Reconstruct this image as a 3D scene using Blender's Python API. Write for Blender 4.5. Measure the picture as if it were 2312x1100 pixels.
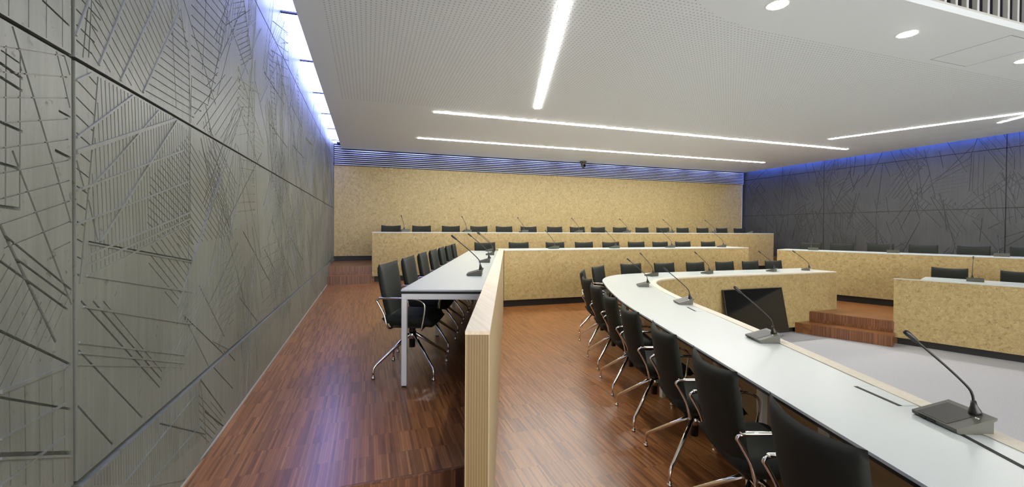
import bpy, bmesh, math, random
import numpy as np
from mathutils import Vector, Matrix
from mathutils.geometry import tessellate_polygon, delaunay_2d_cdt
for o in list(bpy.data.objects): bpy.data.objects.remove(o)
S = bpy.context.scene
COL = S.collection
# ------------------------------------------------------------ camera, world, exposure
EYE = 1.94
F_PX = 978.0
def set_camera():
    yaw, pitch, roll = map(math.radians, (18.4, -0.65, 0.35))
    fw = Vector((math.sin(yaw)*math.cos(pitch), math.cos(yaw)*math.cos(pitch), math.sin(pitch)))
    rt = Vector((math.cos(yaw), -math.sin(yaw), 0)); up = rt.cross(fw)
    r2 = rt*math.cos(roll)+up*math.sin(roll); u2 = -rt*math.sin(roll)+up*math.cos(roll)
    cd = bpy.data.cameras.new('camera'); c = bpy.data.objects.new('camera', cd); COL.objects.link(c)
    cd.sensor_width = 36; cd.lens = F_PX/2312*36; cd.shift_y = -22/2312; cd.clip_start = .02
    m = Matrix((r2, u2, -fw)).transposed().to_4x4(); m.translation = (0, 0, EYE)
    c.matrix_world = m; S.camera = c
set_camera()
W = bpy.data.worlds.new('world'); S.world = W; W.use_nodes = True
W.node_tree.nodes['Background'].inputs[0].default_value = (1, .985, .95, 1)
W.node_tree.nodes['Background'].inputs[1].default_value = 3.3
vs = S.view_settings
vs.view_transform = 'Standard'; vs.look = 'None'; vs.gamma = 1; vs.use_curve_mapping = False
vs.exposure = 1.12
STRIP_POWER = 41.0
SKY_POWER = 7.5
SKY_COL = (.30, .37, 1.0)
DOWN_POWER = 70.0

# ------------------------------------------------------------ helpers
def link(name, me, mat=None, parent=None):
    o = bpy.data.objects.new(name, me); COL.objects.link(o)
    if mat is not None and me is not None: me.materials.append(mat)
    if parent is not None: o.parent = parent
    return o
def tag(o, label=None, cat=None, group=None, kind=None):
    if label: o['label'] = label
    if cat: o['category'] = cat
    if group: o['group'] = group
    if kind: o['kind'] = kind
    return o
def empty(name, loc=(0, 0, 0), rz=0, parent=None):
    o = bpy.data.objects.new(name, None); COL.objects.link(o); o.location = loc; o.rotation_euler = (0, 0, rz)
    o.empty_display_size = .1
    if parent: o.parent = parent
    return o
def me_bm(bm, name, smooth=False):
    bmesh.ops.recalc_face_normals(bm, faces=bm.faces)
    me = bpy.data.meshes.new(name); bm.to_mesh(me); bm.free()
    if smooth:
        for p in me.polygons: p.use_smooth = True
    return me
def add_box(bm, lo, hi, bev=0, M=None):
    r = bmesh.ops.create_cube(bm, size=1)
    vsx = r['verts']
    for v in vsx:
        v.co = Vector([lo[i]+(v.co[i]+.5)*(hi[i]-lo[i]) for i in range(3)])
    if bev:
        es = list({e for v in vsx for e in v.link_edges})
        rr = bmesh.ops.bevel(bm, geom=es, offset=bev, segments=2, profile=.5, affect='EDGES')
        vsx = list({v for f in rr['faces'] for v in f.verts} | {v for v in vsx if v.is_valid})
    if M is not None:
        for v in vsx: v.co = M @ v.co
def box(name, lo, hi, mat, parent=None, bev=0, M=None):
    bm = bmesh.new(); add_box(bm, lo, hi, bev, M); return link(name, me_bm(bm, name), mat, parent)
def add_prism(bm, poly, z0, z1):
    b = [bm.verts.new((x, y, z0)) for x, y in poly]; t = [bm.verts.new((x, y, z1)) for x, y in poly]
    n = len(poly)
    for tri in tessellate_polygon([[Vector((x, y, 0)) for x, y in poly]]):
        bm.faces.new([t[i] for i in tri]); bm.faces.new([b[i] for i in tri][::-1])
    for i in range(n): bm.faces.new((b[i], b[(i+1) % n], t[(i+1) % n], t[i]))
def prism(name, poly, z0, z1, mat, parent=None):
    bm = bmesh.new(); add_prism(bm, poly, z0, z1); return link(name, me_bm(bm, name), mat, parent)
def add_tube(bm, pts, rad, n=10, flat=1.0):
    pts = [Vector(p) for p in pts]; rings = []
    rad = rad if isinstance(rad, (list, tuple)) else [rad]*len(pts)
    prev = None
    for i, p in enumerate(pts):
        d = (pts[min(i+1, len(pts)-1)]-pts[max(i-1, 0)]).normalized()
        if prev is None:
            a = d.orthogonal().normalized() if abs(d.z) > .95 else d.cross(Vector((0, 0, 1))).normalized()
        else:
            a = (prev-d*prev.dot(d)).normalized()
        prev = a; b = d.cross(a)
        rings.append([bm.verts.new(p+(a*math.cos(2*math.pi*k/n)+b*flat*math.sin(2*math.pi*k/n))*rad[i]) for k in range(n)])
    for r, s in zip(rings, rings[1:]):
        for k in range(n): bm.faces.new((r[k], r[(k+1) % n], s[(k+1) % n], s[k]))
    bm.faces.new(rings[0][::-1]); bm.faces.new(rings[-1])
def tube(name, pts, rad, mat, parent=None, n=10, flat=1.0):
    bm = bmesh.new(); add_tube(bm, pts, rad, n, flat); return link(name, me_bm(bm, name, True), mat, parent)
def add_cyl(bm, p0, p1, r0, r1=None, n=16): add_tube(bm, [p0, p1], [r0, r0 if r1 is None else r1], n)
def smooth_path(pts, per=6):
    P = [Vector(p) for p in pts]; out = []
    for i in range(len(P)-1):
        p0 = P[max(i-1, 0)]; p1 = P[i]; p2 = P[i+1]; p3 = P[min(i+2, len(P)-1)]
        for k in range(per):
            t = k/per
            out.append(.5*((2*p1)+(-p0+p2)*t+(2*p0-5*p1+4*p2-p3)*t*t+(-p0+3*p1-3*p2+p3)*t**3))
    out.append(P[-1]); return out
def offset2d(pts, d):
    out = []
    for i, p in enumerate(pts):
        a = pts[max(i-1, 0)]; b = pts[min(i+1, len(pts)-1)]
        t = Vector((b[0]-a[0], b[1]-a[1])).normalized()
        out.append((p[0]-t.y*d, p[1]+t.x*d))
    return out
def strip_wall(name, path, z0, z1, thick, mat, parent=None, u0=0.0):
    """upright panel following a 2-D path, thickness to the left of travel; UV in metres"""
    inner = offset2d(path, thick); bm = bmesh.new(); uv = bm.loops.layers.uv.new('UVMap')
    s = [u0]
    for a, b in zip(path, path[1:]): s.append(s[-1]+math.hypot(b[0]-a[0], b[1]-a[1]))
    A = [(bm.verts.new((p[0], p[1], z0)), bm.verts.new((p[0], p[1], z1))) for p in path]
    B = [(bm.verts.new((p[0], p[1], z0)), bm.verts.new((p[0], p[1], z1))) for p in inner]
    def face(vv, uvs):
        f = bm.faces.new(vv)
        for l, c in zip(f.loops, uvs): l[uv].uv = c
    n = len(path)
    for i in range(n-1):
        face((A[i][0], A[i+1][0], A[i+1][1], A[i][1]), ((s[i], z0), (s[i+1], z0), (s[i+1], z1), (s[i], z1)))
        face((B[i+1][0], B[i][0], B[i][1], B[i+1][1]), ((s[i+1]+.7, z0), (s[i]+.7, z0), (s[i]+.7, z1), (s[i+1]+.7, z1)))
        face((A[i][1], A[i+1][1], B[i+1][1], B[i][1]), ((s[i], z1), (s[i+1], z1), (s[i+1], z1+thick), (s[i], z1+thick)))
        face((B[i][0], B[i+1][0], A[i+1][0], A[i][0]), ((s[i], z0-thick), (s[i+1], z0-thick), (s[i+1], z0), (s[i], z0)))
    for i, e in ((0, 0), (n-1, 1)):
        q = (A[i][0], A[i][1], B[i][1], B[i][0]); face(q if e else q[::-1], ((0, z0), (0, z1), (thick, z1), (thick, z0)))
    bm.normal_update()
    me = bpy.data.meshes.new(name); bm.to_mesh(me); bm.free()
    return link(name, me, mat, parent)
def band(name, pa, pb, z0, z1, mat, parent=None):
    """flat slab between two 2-D paths with equal counts"""
    bm = bmesh.new(); n = len(pa)
    V = [[bm.verts.new((p[0], p[1], z)) for z in (z0, z1)] for p in pa]; U = [[bm.verts.new((p[0], p[1], z)) for z in (z0, z1)] for p in pb]
    for i in range(n-1):
        bm.faces.new((V[i][1], V[i+1][1], U[i+1][1], U[i][1])); bm.faces.new((V[i][0], U[i][0], U[i+1][0], V[i+1][0]))
        bm.faces.new((V[i][0], V[i+1][0], V[i+1][1], V[i][1])); bm.faces.new((U[i][0], U[i][1], U[i+1][1], U[i+1][0]))
    for i in (0, n-1): bm.faces.new((V[i][0], V[i][1], U[i][1], U[i][0]))
    return link(name, me_bm(bm, name), mat, parent)
def resample(pts, n):
    pts = [Vector((p[0], p[1])) for p in pts]; s = [0]
    for a, b in zip(pts, pts[1:]): s.append(s[-1]+(b-a).length)
    out = []; j = 0
    for k in range(n):
        t = s[-1]*k/(n-1)
        while j < len(s)-2 and s[j+1] < t: j += 1
        f = (t-s[j])/(s[j+1]-s[j]); out.append(tuple(pts[j].lerp(pts[j+1], f)))
    return out
def copy_tree(o, parent=None, skip=()):
    c = o.copy(); COL.objects.link(c); c.parent = parent
    for ch in o.children:
        if ch.name.split('.')[0] not in skip: copy_tree(ch, c, skip)
    return c
ORD = ['first', 'second', 'third', 'fourth', 'fifth', 'sixth', 'seventh', 'eighth', 'ninth', 'tenth', 'eleventh', 'twelfth', 'thirteenth', 'fourteenth', 'fifteenth', 'sixteenth']

# ------------------------------------------------------------ materials
class N:
    def __init__(s, name):
        s.m = bpy.data.materials.new(name); s.m.use_nodes = True; s.t = s.m.node_tree; s.b = s.t.nodes['Principled BSDF']
    def n(s, ty, **kw):
        nd = s.t.nodes.new(ty)
        for k, v in kw.items():
            if k[0] == '_':
                nd.inputs[int(k[1:])].default_value = v
            else: setattr(nd, k, v)
        return nd
    def l(s, a, b): s.t.links.new(a, b)
    def math(s, op, a, b=None, c=None, clamp=False):
        nd = s.n('ShaderNodeMath', operation=op); nd.use_clamp = clamp
        for i, q in enumerate((a, b, c)):
            if q is None: continue
            if hasattr(q, 'is_output'): s.l(q, nd.inputs[i])
            else: nd.inputs[i].default_value = q
        return nd.outputs[0]
    def mix(s, f, a, b, bt='MIX'):
        nd = s.n('ShaderNodeMix', data_type='RGBA', blend_type=bt)
        for i, q in ((0, f), (6, a), (7, b)):
            if hasattr(q, 'is_output'): s.l(q, nd.inputs[i])
            else: nd.inputs[i].default_value = q if i == 0 else (*q, 1)
        return nd.outputs[2]
    def coord(s, kind='Object', scale=(1, 1, 1), rot=(0, 0, 0), loc=(0, 0, 0)):
        tc = s.n('ShaderNodeTexCoord'); mp = s.n('ShaderNodeMapping')
        mp.inputs['Scale'].default_value = scale; mp.inputs['Rotation'].default_value = rot; mp.inputs['Location'].default_value = loc
        s.l(tc.outputs[kind], mp.inputs[0]); return mp.outputs[0]
    def noise(s, co, scale, detail=3, rough=.5):
        nd = s.n('ShaderNodeTexNoise'); nd.inputs['Scale'].default_value = scale; nd.inputs['Detail'].default_value = detail; nd.inputs['Roughness'].default_value = rough
        s.l(co, nd.inputs['Vector']); return nd.outputs['Fac']
    def ramp(s, f, stops):
        nd = s.n('ShaderNodeValToRGB'); e = nd.color_ramp.elements
        while len(e) < len(stops): e.new(.5)
        for i, (p, c) in enumerate(stops):
            e[i].position = p; e[i].color = (*c, 1) if len(c) == 3 else c
        s.l(f, nd.inputs[0]); return nd.outputs[0]
    def col(s, c):
        if hasattr(c, 'is_output'): s.l(c, s.b.inputs['Base Color'])
        else: s.b.inputs['Base Color'].default_value = (*c, 1)
        return s
    def set(s, **kw):
        for k, v in kw.items():
            i = s.b.inputs[k.replace('_', ' ')]
            if hasattr(v, 'is_output'): s.l(v, i)
            else: i.default_value = v
        return s
    def bump(s, h, strength=.3, dist=.01):
        nd = s.n('ShaderNodeBump'); nd.inputs['Strength'].default_value = strength; nd.inputs['Distance'].default_value = dist
        s.l(h, nd.inputs['Height']); s.l(nd.outputs[0], s.b.inputs['Normal']); return s
M = {}
def simple(name, c, rough=.5, metal=0.0, noise=.0, **kw):
    k = N(name)
    if noise:
        f = k.noise(k.coord(), 14, 4); k.col(k.mix(f, [x*(1-noise) for x in c], [min(1, x*(1+noise)) for x in c]))
    else: k.col(c)
    k.set(Roughness=rough, Metallic=metal, **kw); M[name] = k.m; return k
simple('white_top', (.52, .56, .545), .28, noise=.02)
simple('white_metal', (.74, .74, .68), .35, noise=.02)
simple('black_edge', (.012, .012, .01), .5, noise=.1)
simple('plinth', (.010, .009, .008), .55, noise=.2)
simple('chrome', (.80, .78, .74), .10, 1.0)
simple('dark_metal', (.05, .05, .045), .35, .8)
simple('mic_body', (.085, .085, .068), .40, noise=.15)
simple('mic_stem', (.014, .013, .011), .4, noise=.1)
simple('screen', (.004, .004, .004), .08)
simple('ceiling_white', (.77, .82, .84), .6, noise=.01)
simple('baluster_white', (.62, .61, .57), .5, noise=.02)
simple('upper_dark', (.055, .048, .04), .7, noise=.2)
simple('louvre_metal', (.42, .43, .43), .40, .0, noise=.05)
simple('joint_grey', (.48, .52, .50), .5, noise=.05)
simple('louvre_back', (.03, .03, .035), .6, noise=.1)
simple('skirting', (.36, .38, .38), .5, noise=.05)
simple('slot_black', (.006, .006, .006), .6, noise=.1)
simple('backing', (.05, .05, .048), .8, noise=.1)
# upholstery
k = N('upholstery'); co = k.coord(); f = k.noise(co, 350, 2); g = k.noise(co, 6, 3)
k.col(k.mix(g, (.010, .0115, .008), (.018, .020, .0145))); k.set(Roughness=.8, Specular_IOR_Level=.3); k.bump(f, .15, .001); M['upholstery'] = k.m
# emissive
def emit(name, c, p):
    k = N(name); k.col((.8, .8, .8)); k.set(Emission_Color=(*c, 1), Emission_Strength=p); M[name] = k.m
emit('led', (1, .985, .92), STRIP_POWER)
emit('downlight_glow', (1, .97, .9), DOWN_POWER)
emit('sky_pane', SKY_COL, SKY_POWER)
emit('sky_pane_blue', (.10, .20, 1.0), 8.0)
# concrete
def concrete(name, lo, hi, rough=.5):
    k = N(name); co = k.coord()
    a = k.noise(co, 1.3, 6, .6); st = k.noise(k.coord(scale=(9, 9, .6)), 4, 4, .6); fine = k.noise(co, 90, 3, .6); pit = k.noise(co, 38, 2, .5)
    m1 = k.math('ADD', k.math('MULTIPLY', a, .55), k.math('MULTIPLY', st, .45))
    c = k.ramp(m1, [(.34, lo), (.68, hi)])
    pm = k.ramp(pit, [(.27, (1, 1, 1)), (.33, (0, 0, 0))])
    blot = k.ramp(k.noise(k.coord(loc=(3, 1, 2)), 2.2, 2), [(.5, (0, 0, 0)), (.62, (1, 1, 1))])
    c2 = k.mix(k.math('MULTIPLY', pm, k.math('MULTIPLY', blot, .7)), c, [x*.35 for x in lo])
    k.col(k.mix(k.math('MULTIPLY', fine, .18), c2, hi))
    k.set(Roughness=k.math('ADD', k.math('MULTIPLY', a, .3), rough-.15))
    k.bump(k.math('ADD', k.math('MULTIPLY', st, .8), k.math('SUBTRACT', k.math('MULTIPLY', fine, .25), k.math('MULTIPLY', pm, .4))), .25, .006); M[name] = k.m
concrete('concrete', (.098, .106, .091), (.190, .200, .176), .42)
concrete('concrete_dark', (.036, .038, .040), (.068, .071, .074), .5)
# OSB (UV in metres)
def osb(name, tint):
    k = N(name); T = lambda c: tuple(a*b for a, b in zip(c, tint))
    def layer(sc, off, st):
        uv = k.coord('UV', loc=(off, off*.63, 0)); wob = k.n('ShaderNodeTexNoise'); wob.inputs['Scale'].default_value = sc*1.3; k.l(uv, wob.inputs['Vector'])
        ad = k.n('ShaderNodeVectorMath', operation='MULTIPLY_ADD'); k.l(wob.outputs['Color'], ad.inputs[0]); ad.inputs[1].default_value = (.9/sc,)*3; k.l(uv, ad.inputs[2])
        v = k.n('ShaderNodeTexVoronoi'); v.inputs['Scale'].default_value = sc; k.l(ad.outputs[0], v.inputs['Vector']); sp = k.n('ShaderNodeSeparateColor'); k.l(v.outputs['Color'], sp.inputs[0])
        r = k.n('ShaderNodeVectorRotate', rotation_type='Z_AXIS'); k.l(uv, r.inputs['Vector']); k.l(k.math('MULTIPLY', sp.outputs[0], math.pi), r.inputs['Angle'])
        m = k.n('ShaderNodeVectorMath', operation='MULTIPLY'); k.l(r.outputs[0], m.inputs[0]); m.inputs[1].default_value = (st[0], st[1], 1)
        return k.noise(m.outputs[0], 1, 3, .6), sp.outputs[1], sp.outputs[2]
    A = layer(24, 0, (20, 100)); B = layer(40, 5.3, (28, 130))
    sel = k.math('GREATER_THAN', A[2], .5)
    def pick(i):
        nd = k.n('ShaderNodeMix', data_type='FLOAT'); k.l(sel, nd.inputs[0]); k.l(A[i], nd.inputs[2]); k.l(B[i], nd.inputs[3]); return nd.outputs[0]
    v = k.math('ADD', k.math('MULTIPLY', pick(0), .8), k.math('MULTIPLY', pick(1), .2))
    c = k.ramp(v, [(.27, T((.15, .085, .03))), (.34, T((.31, .21, .09))), (.43, T((.42, .315, .148))), (.58, T((.475, .365, .182))), (.72, T((.60, .485, .275)))])
    k.col(c); k.set(Roughness=.5); k.bump(v, .12, .002); M[name] = k.m
osb('osb', (.88, .865, .77))
# light timber (laminated)
def timber(name, scale, rot, a, b, rough=.45):
    k = N(name); co = k.coord(scale=scale, rot=rot); f = k.noise(co, 1, 5, .6); g = k.noise(k.coord(scale=[s*.25 for s in scale], rot=rot), 1, 2)
    k.col(k.mix(k.math('MULTIPLY', g, .5), k.ramp(f, [(.32, a), (.68, b)]), b)); k.set(Roughness=rough); k.bump(f, .08, .002); M[name] = k.m
timber('timber_long', (55, 2.2, 55), (0, 0, math.radians(17.75)), (.56, .45, .29), (.70, .60, .43))
timber('timber_face', (3, 3, 60), (0, 0, 0), (.40, .305, .165), (.48, .38, .22))
timber('timber_trim', (30, 30, 30), (0, 0, 0), (.58, .515, .41), (.66, .60, .49))
k = N('timber_end_shaded'); co = k.coord(rot=(0, 0, math.radians(17.75))); w = k.n('ShaderNodeTexWave', wave_type='BANDS', bands_direction='X'); w.inputs['Scale'].default_value = 30; w.inputs['Distortion'].default_value = 1.6; w.inputs['Detail'].default_value = 3; w.inputs['Detail Scale'].default_value = 1.2
sc = k.n('ShaderNodeVectorMath', operation='MULTIPLY'); k.l(co, sc.inputs[0]); sc.inputs[1].default_value = (1, .1, .06); k.l(sc.outputs[0], w.inputs['Vector'])
k.col(k.ramp(w.outputs['Fac'], [(.12, (.185, .120, .050)), (.45, (.26, .180, .080))])); k.set(Roughness=.5); M['timber_end_shaded'] = k.m  # banded end grain, its tone darkened to carry the shade on this face
# parquet: narrow on-edge lamellas running along the room
def parquet(name, cols, rough, riser=False):
    k = N(name); tc = k.n('ShaderNodeTexCoord'); sep = k.n('ShaderNodeSeparateXYZ'); k.l(tc.outputs['Object'], sep.inputs[0])
    cmb = k.n('ShaderNodeCombineXYZ'); k.l(sep.outputs[1], cmb.inputs[0]); k.l(k.math('ADD', sep.outputs[0], sep.outputs[2]), cmb.inputs[1])
    if riser: k.l(sep.outputs[2], cmb.inputs[0]); k.l(k.math('SUBTRACT', sep.outputs[0], sep.outputs[1]), cmb.inputs[1])
    br = k.n('ShaderNodeTexBrick'); k.l(cmb.outputs[0], br.inputs['Vector'])
    br.inputs['Scale'].default_value = 1; br.inputs['Brick Width'].default_value = .24; br.inputs['Row Height'].default_value = .0125; br.inputs['Mortar Size'].default_value = .0005
    br.offset = .0; br.offset_frequency = 2; br.squash = 1
    br.inputs['Color1'].default_value = (0, 0, 0, 1); br.inputs['Color2'].default_value = (1, 1, 1, 1); br.inputs['Mortar'].default_value = (.2, .2, .2, 1); br.inputs['Bias'].default_value = 0
    bw = k.n('ShaderNodeRGBToBW'); k.l(br.outputs['Color'], bw.inputs[0])
    grain = k.noise(k.coord(scale=(160, 160, 5) if riser else (160, 5, 160)), 1, 3); blocks = k.n('ShaderNodeTexVoronoi'); sm = k.n('ShaderNodeVectorMath', operation='MULTIPLY'); k.l(cmb.outputs[0], sm.inputs[0]); sm.inputs[1].default_value = (1/.24, 1/.06, 1); k.l(sm.outputs[0], blocks.inputs['Vector']); blocks.inputs['Scale'].default_value = 1
    sb = k.n('ShaderNodeSeparateColor'); k.l(blocks.outputs['Color'], sb.inputs[0])
    v = k.math('ADD', k.math('MULTIPLY', bw.outputs[0], .52), k.math('ADD', k.math('MULTIPLY', grain, .30), k.math('MULTIPLY', sb.outputs[0], .10)))
    c = k.ramp(v, [(.12, cols[0]), (.45, cols[1]), (.72, cols[2]), (.97, cols[3])])
    k.col(k.mix(br.outputs['Fac'], c, cols[0])); k.set(Roughness=rough, Coat_Weight=.18, Coat_Roughness=.24); k.bump(br.outputs['Fac'], -.05, .001); M[name] = k.m
parquet('parquet', ((.100, .034, .009), (.22, .083, .023), (.305, .124, .037), (.46, .22, .072)), .30)
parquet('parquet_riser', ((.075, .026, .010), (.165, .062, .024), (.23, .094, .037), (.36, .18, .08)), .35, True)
# grey carpet
k = N('carpet'); f = k.noise(k.coord(), 160, 4, .7); g = k.noise(k.coord(), 1.2, 2)
k.col(k.mix(k.ramp(f, [(.38, (0, 0, 0)), (.62, (1, 1, 1))]), (.30, .30, .32), (.49, .49, .515))); k.set(Roughness=.95); k.bump(f, .4, .004); M['carpet'] = k.m
# perforated ceiling
k = N('ceiling_perforated'); tc = k.n('ShaderNodeTexCoord'); sep = k.n('ShaderNodeSeparateXYZ'); k.l(tc.outputs['Object'], sep.inputs[0]); X, Y = sep.outputs[0], sep.outputs[1]
def cell(q): return k.math('SUBTRACT', k.math('FRACT', k.math('DIVIDE', q, .044)), .5)
r2 = k.math('ADD', k.math('POWER', cell(X), 2), k.math('POWER', cell(Y), 2)); hole = k.math('LESS_THAN', r2, .036)
t = k.math('MAXIMUM', k.math('DIVIDE', k.math('SUBTRACT', 3.6, X), .9), 0); lim = k.math('SUBTRACT', 3.33, k.math('MULTIPLY', k.math('MULTIPLY', t, t), .24))
inside = k.math('MULTIPLY', k.math('MULTIPLY', k.math('GREATER_THAN', X, -.40), k.math('GREATER_THAN', Y, lim)), k.math('MULTIPLY', k.math('LESS_THAN', Y, 7.2), k.math('LESS_THAN', X, 11.4)))
k.col(k.mix(k.math('MULTIPLY', hole, inside), (.77, .82, .84), (.46, .48, .485))); k.set(Roughness=.6); M['ceiling_perforated'] = k.m

# ------------------------------------------------------------ levels and main lines of the room
Z_PIT, Z_T1, Z_T2, Z_T3, Z_CEIL = 0.0, .38, .73, 1.09, 3.94
XW, XR, YB = -.83, 12.60, 11.92
SL = .32                                   # slope of the slanted partition / table lines
SR = -.42                                  # slope of the desks on the right
UD = Vector((-.387, .922)); UN = Vector((.922, .387))   # along / away from the right-hand desks
def up_line(t, off=0): p = Vector((10.1, 6.4))+UD*t+UN*off; return (p.x, p.y)
def lo_line(t, off=0): p = Vector((8.61, 5.0))+UD*t+UN*off; return (p.x, p.y)
def struct(o): o['kind'] = 'structure'; return o
# curved table outlines
OUT = [(1.32, -.30), (1.42, 0), (1.70, .92), (2.39, 3.2), (2.71, 4.2), (3.10, 5.15), (3.38, 5.75), (3.58, 6.14), (3.90, 6.52), (4.32, 6.78), (4.9, 6.88), (5.6, 6.89), (7.2, 6.89), (8.83, 6.89)]
INN = [(1.95, -.30), (2.05, 0), (2.38, .94), (3.11, 2.95), (3.47, 4.03), (3.74, 4.72), (3.98, 5.24), (4.16, 5.55), (4.42, 5.83), (4.86, 6.02), (5.4, 6.10), (6.2, 6.12), (7.4, 6.12), (8.83, 6.12)]
OUTS = resample([(p.x, p.y) for p in smooth_path([(a, b, 0) for a, b in OUT], 8)], 90)
INNS = [(p.x, p.y) for p in smooth_path([(a, b, 0) for a, b in INN], 8)]
INNR = resample(INNS, 90)

# ------------------------------------------------------------ floors
struct(box('floor', (-.9, -4.6, -.12), (13, 9, 0), M['carpet']))
pit = offset2d(INNS, .07)
t1 = [(XW, -4.5), (pit[0][0]-.03, -4.5)]+[q for q in pit if q[0] < 7.9]+[(8.12, 6.19), (8.40, 5.52)]+[lo_line(t, .06) for t in (0, -2.5, -5)]+[(lo_line(-5, .06)[0], -4.5), (XR, -4.5), (XR, 8.26), (XW, 8.26)]
struct(prism('floor_lower_tier', t1, -.04, Z_T1, M['parquet']))
PL0, PR0 = -.171, -.0686                    # partition faces: x = P?0 + SL*y
t2 = [(XW, 2.16), (PL0+SL*2.16, 2.16), (PL0+SL*8.3, 8.3), (9.32, 8.3)]+[up_line(t, .06) for t in (1.72, -2, -6.3)]+[(XR, .5), (XR, 10.3), (XW, 10.3)]
struct(prism('floor_platform', t2, Z_T1, Z_T2, M['parquet']))
struct(box('floor_rear_tier', (XW, 10.26, Z_T2-.02), (XR, YB+.1, Z_T3), M['parquet']))
struct(box('trim_step_left', (XW, 9.9, Z_T2), (.075, 10.26, (Z_T2+Z_T3)/2), M['parquet']))
struct(box('trim_step_front', (XW, 1.86, Z_T1), (PL0+SL*1.9, 2.16, (Z_T1+Z_T2)/2), M['parquet']))
struct(prism('trim_step_right', [(7.84, 5.86), (8.20, 5.13), (8.33, 4.84), (8.63, 4.98), (8.40, 5.52), (8.13, 6.12), (7.74, 6.12)], -.02, .19, M['parquet']))
r = struct(box('trim_riser_left', (XW, 9.888, Z_T2), (.075, 9.9, (Z_T2+Z_T3)/2), M['parquet_riser'])); box('riser', (XW, 10.248, (Z_T2+Z_T3)/2), (.075, 10.26, Z_T3), M['parquet_riser'], r)
r = struct(prism('trim_riser_right', [(7.83, 5.855), (8.19, 5.125), (8.32, 4.835), (8.33, 4.84), (8.20, 5.13), (7.84, 5.86)], 0, .189, M['parquet_riser']))
prism('riser', [(8.11, 6.115), (8.385, 5.515), (8.60, 4.985), (8.61, 4.99), (8.40, 5.52), (8.125, 6.12)], .19, Z_T1-.001, M['parquet_riser'], r)
struct(box('trim_riser_front', (XW, 2.148, Z_T1), (PL0+SL*2.15, 2.16, Z_T2-.001), M['parquet_riser']))
struct(box('baseboard_left', (XW-.01, 2.16, Z_T2), (XW+.016, 9.9, Z_T2+.014), M['skirting']))

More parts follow.
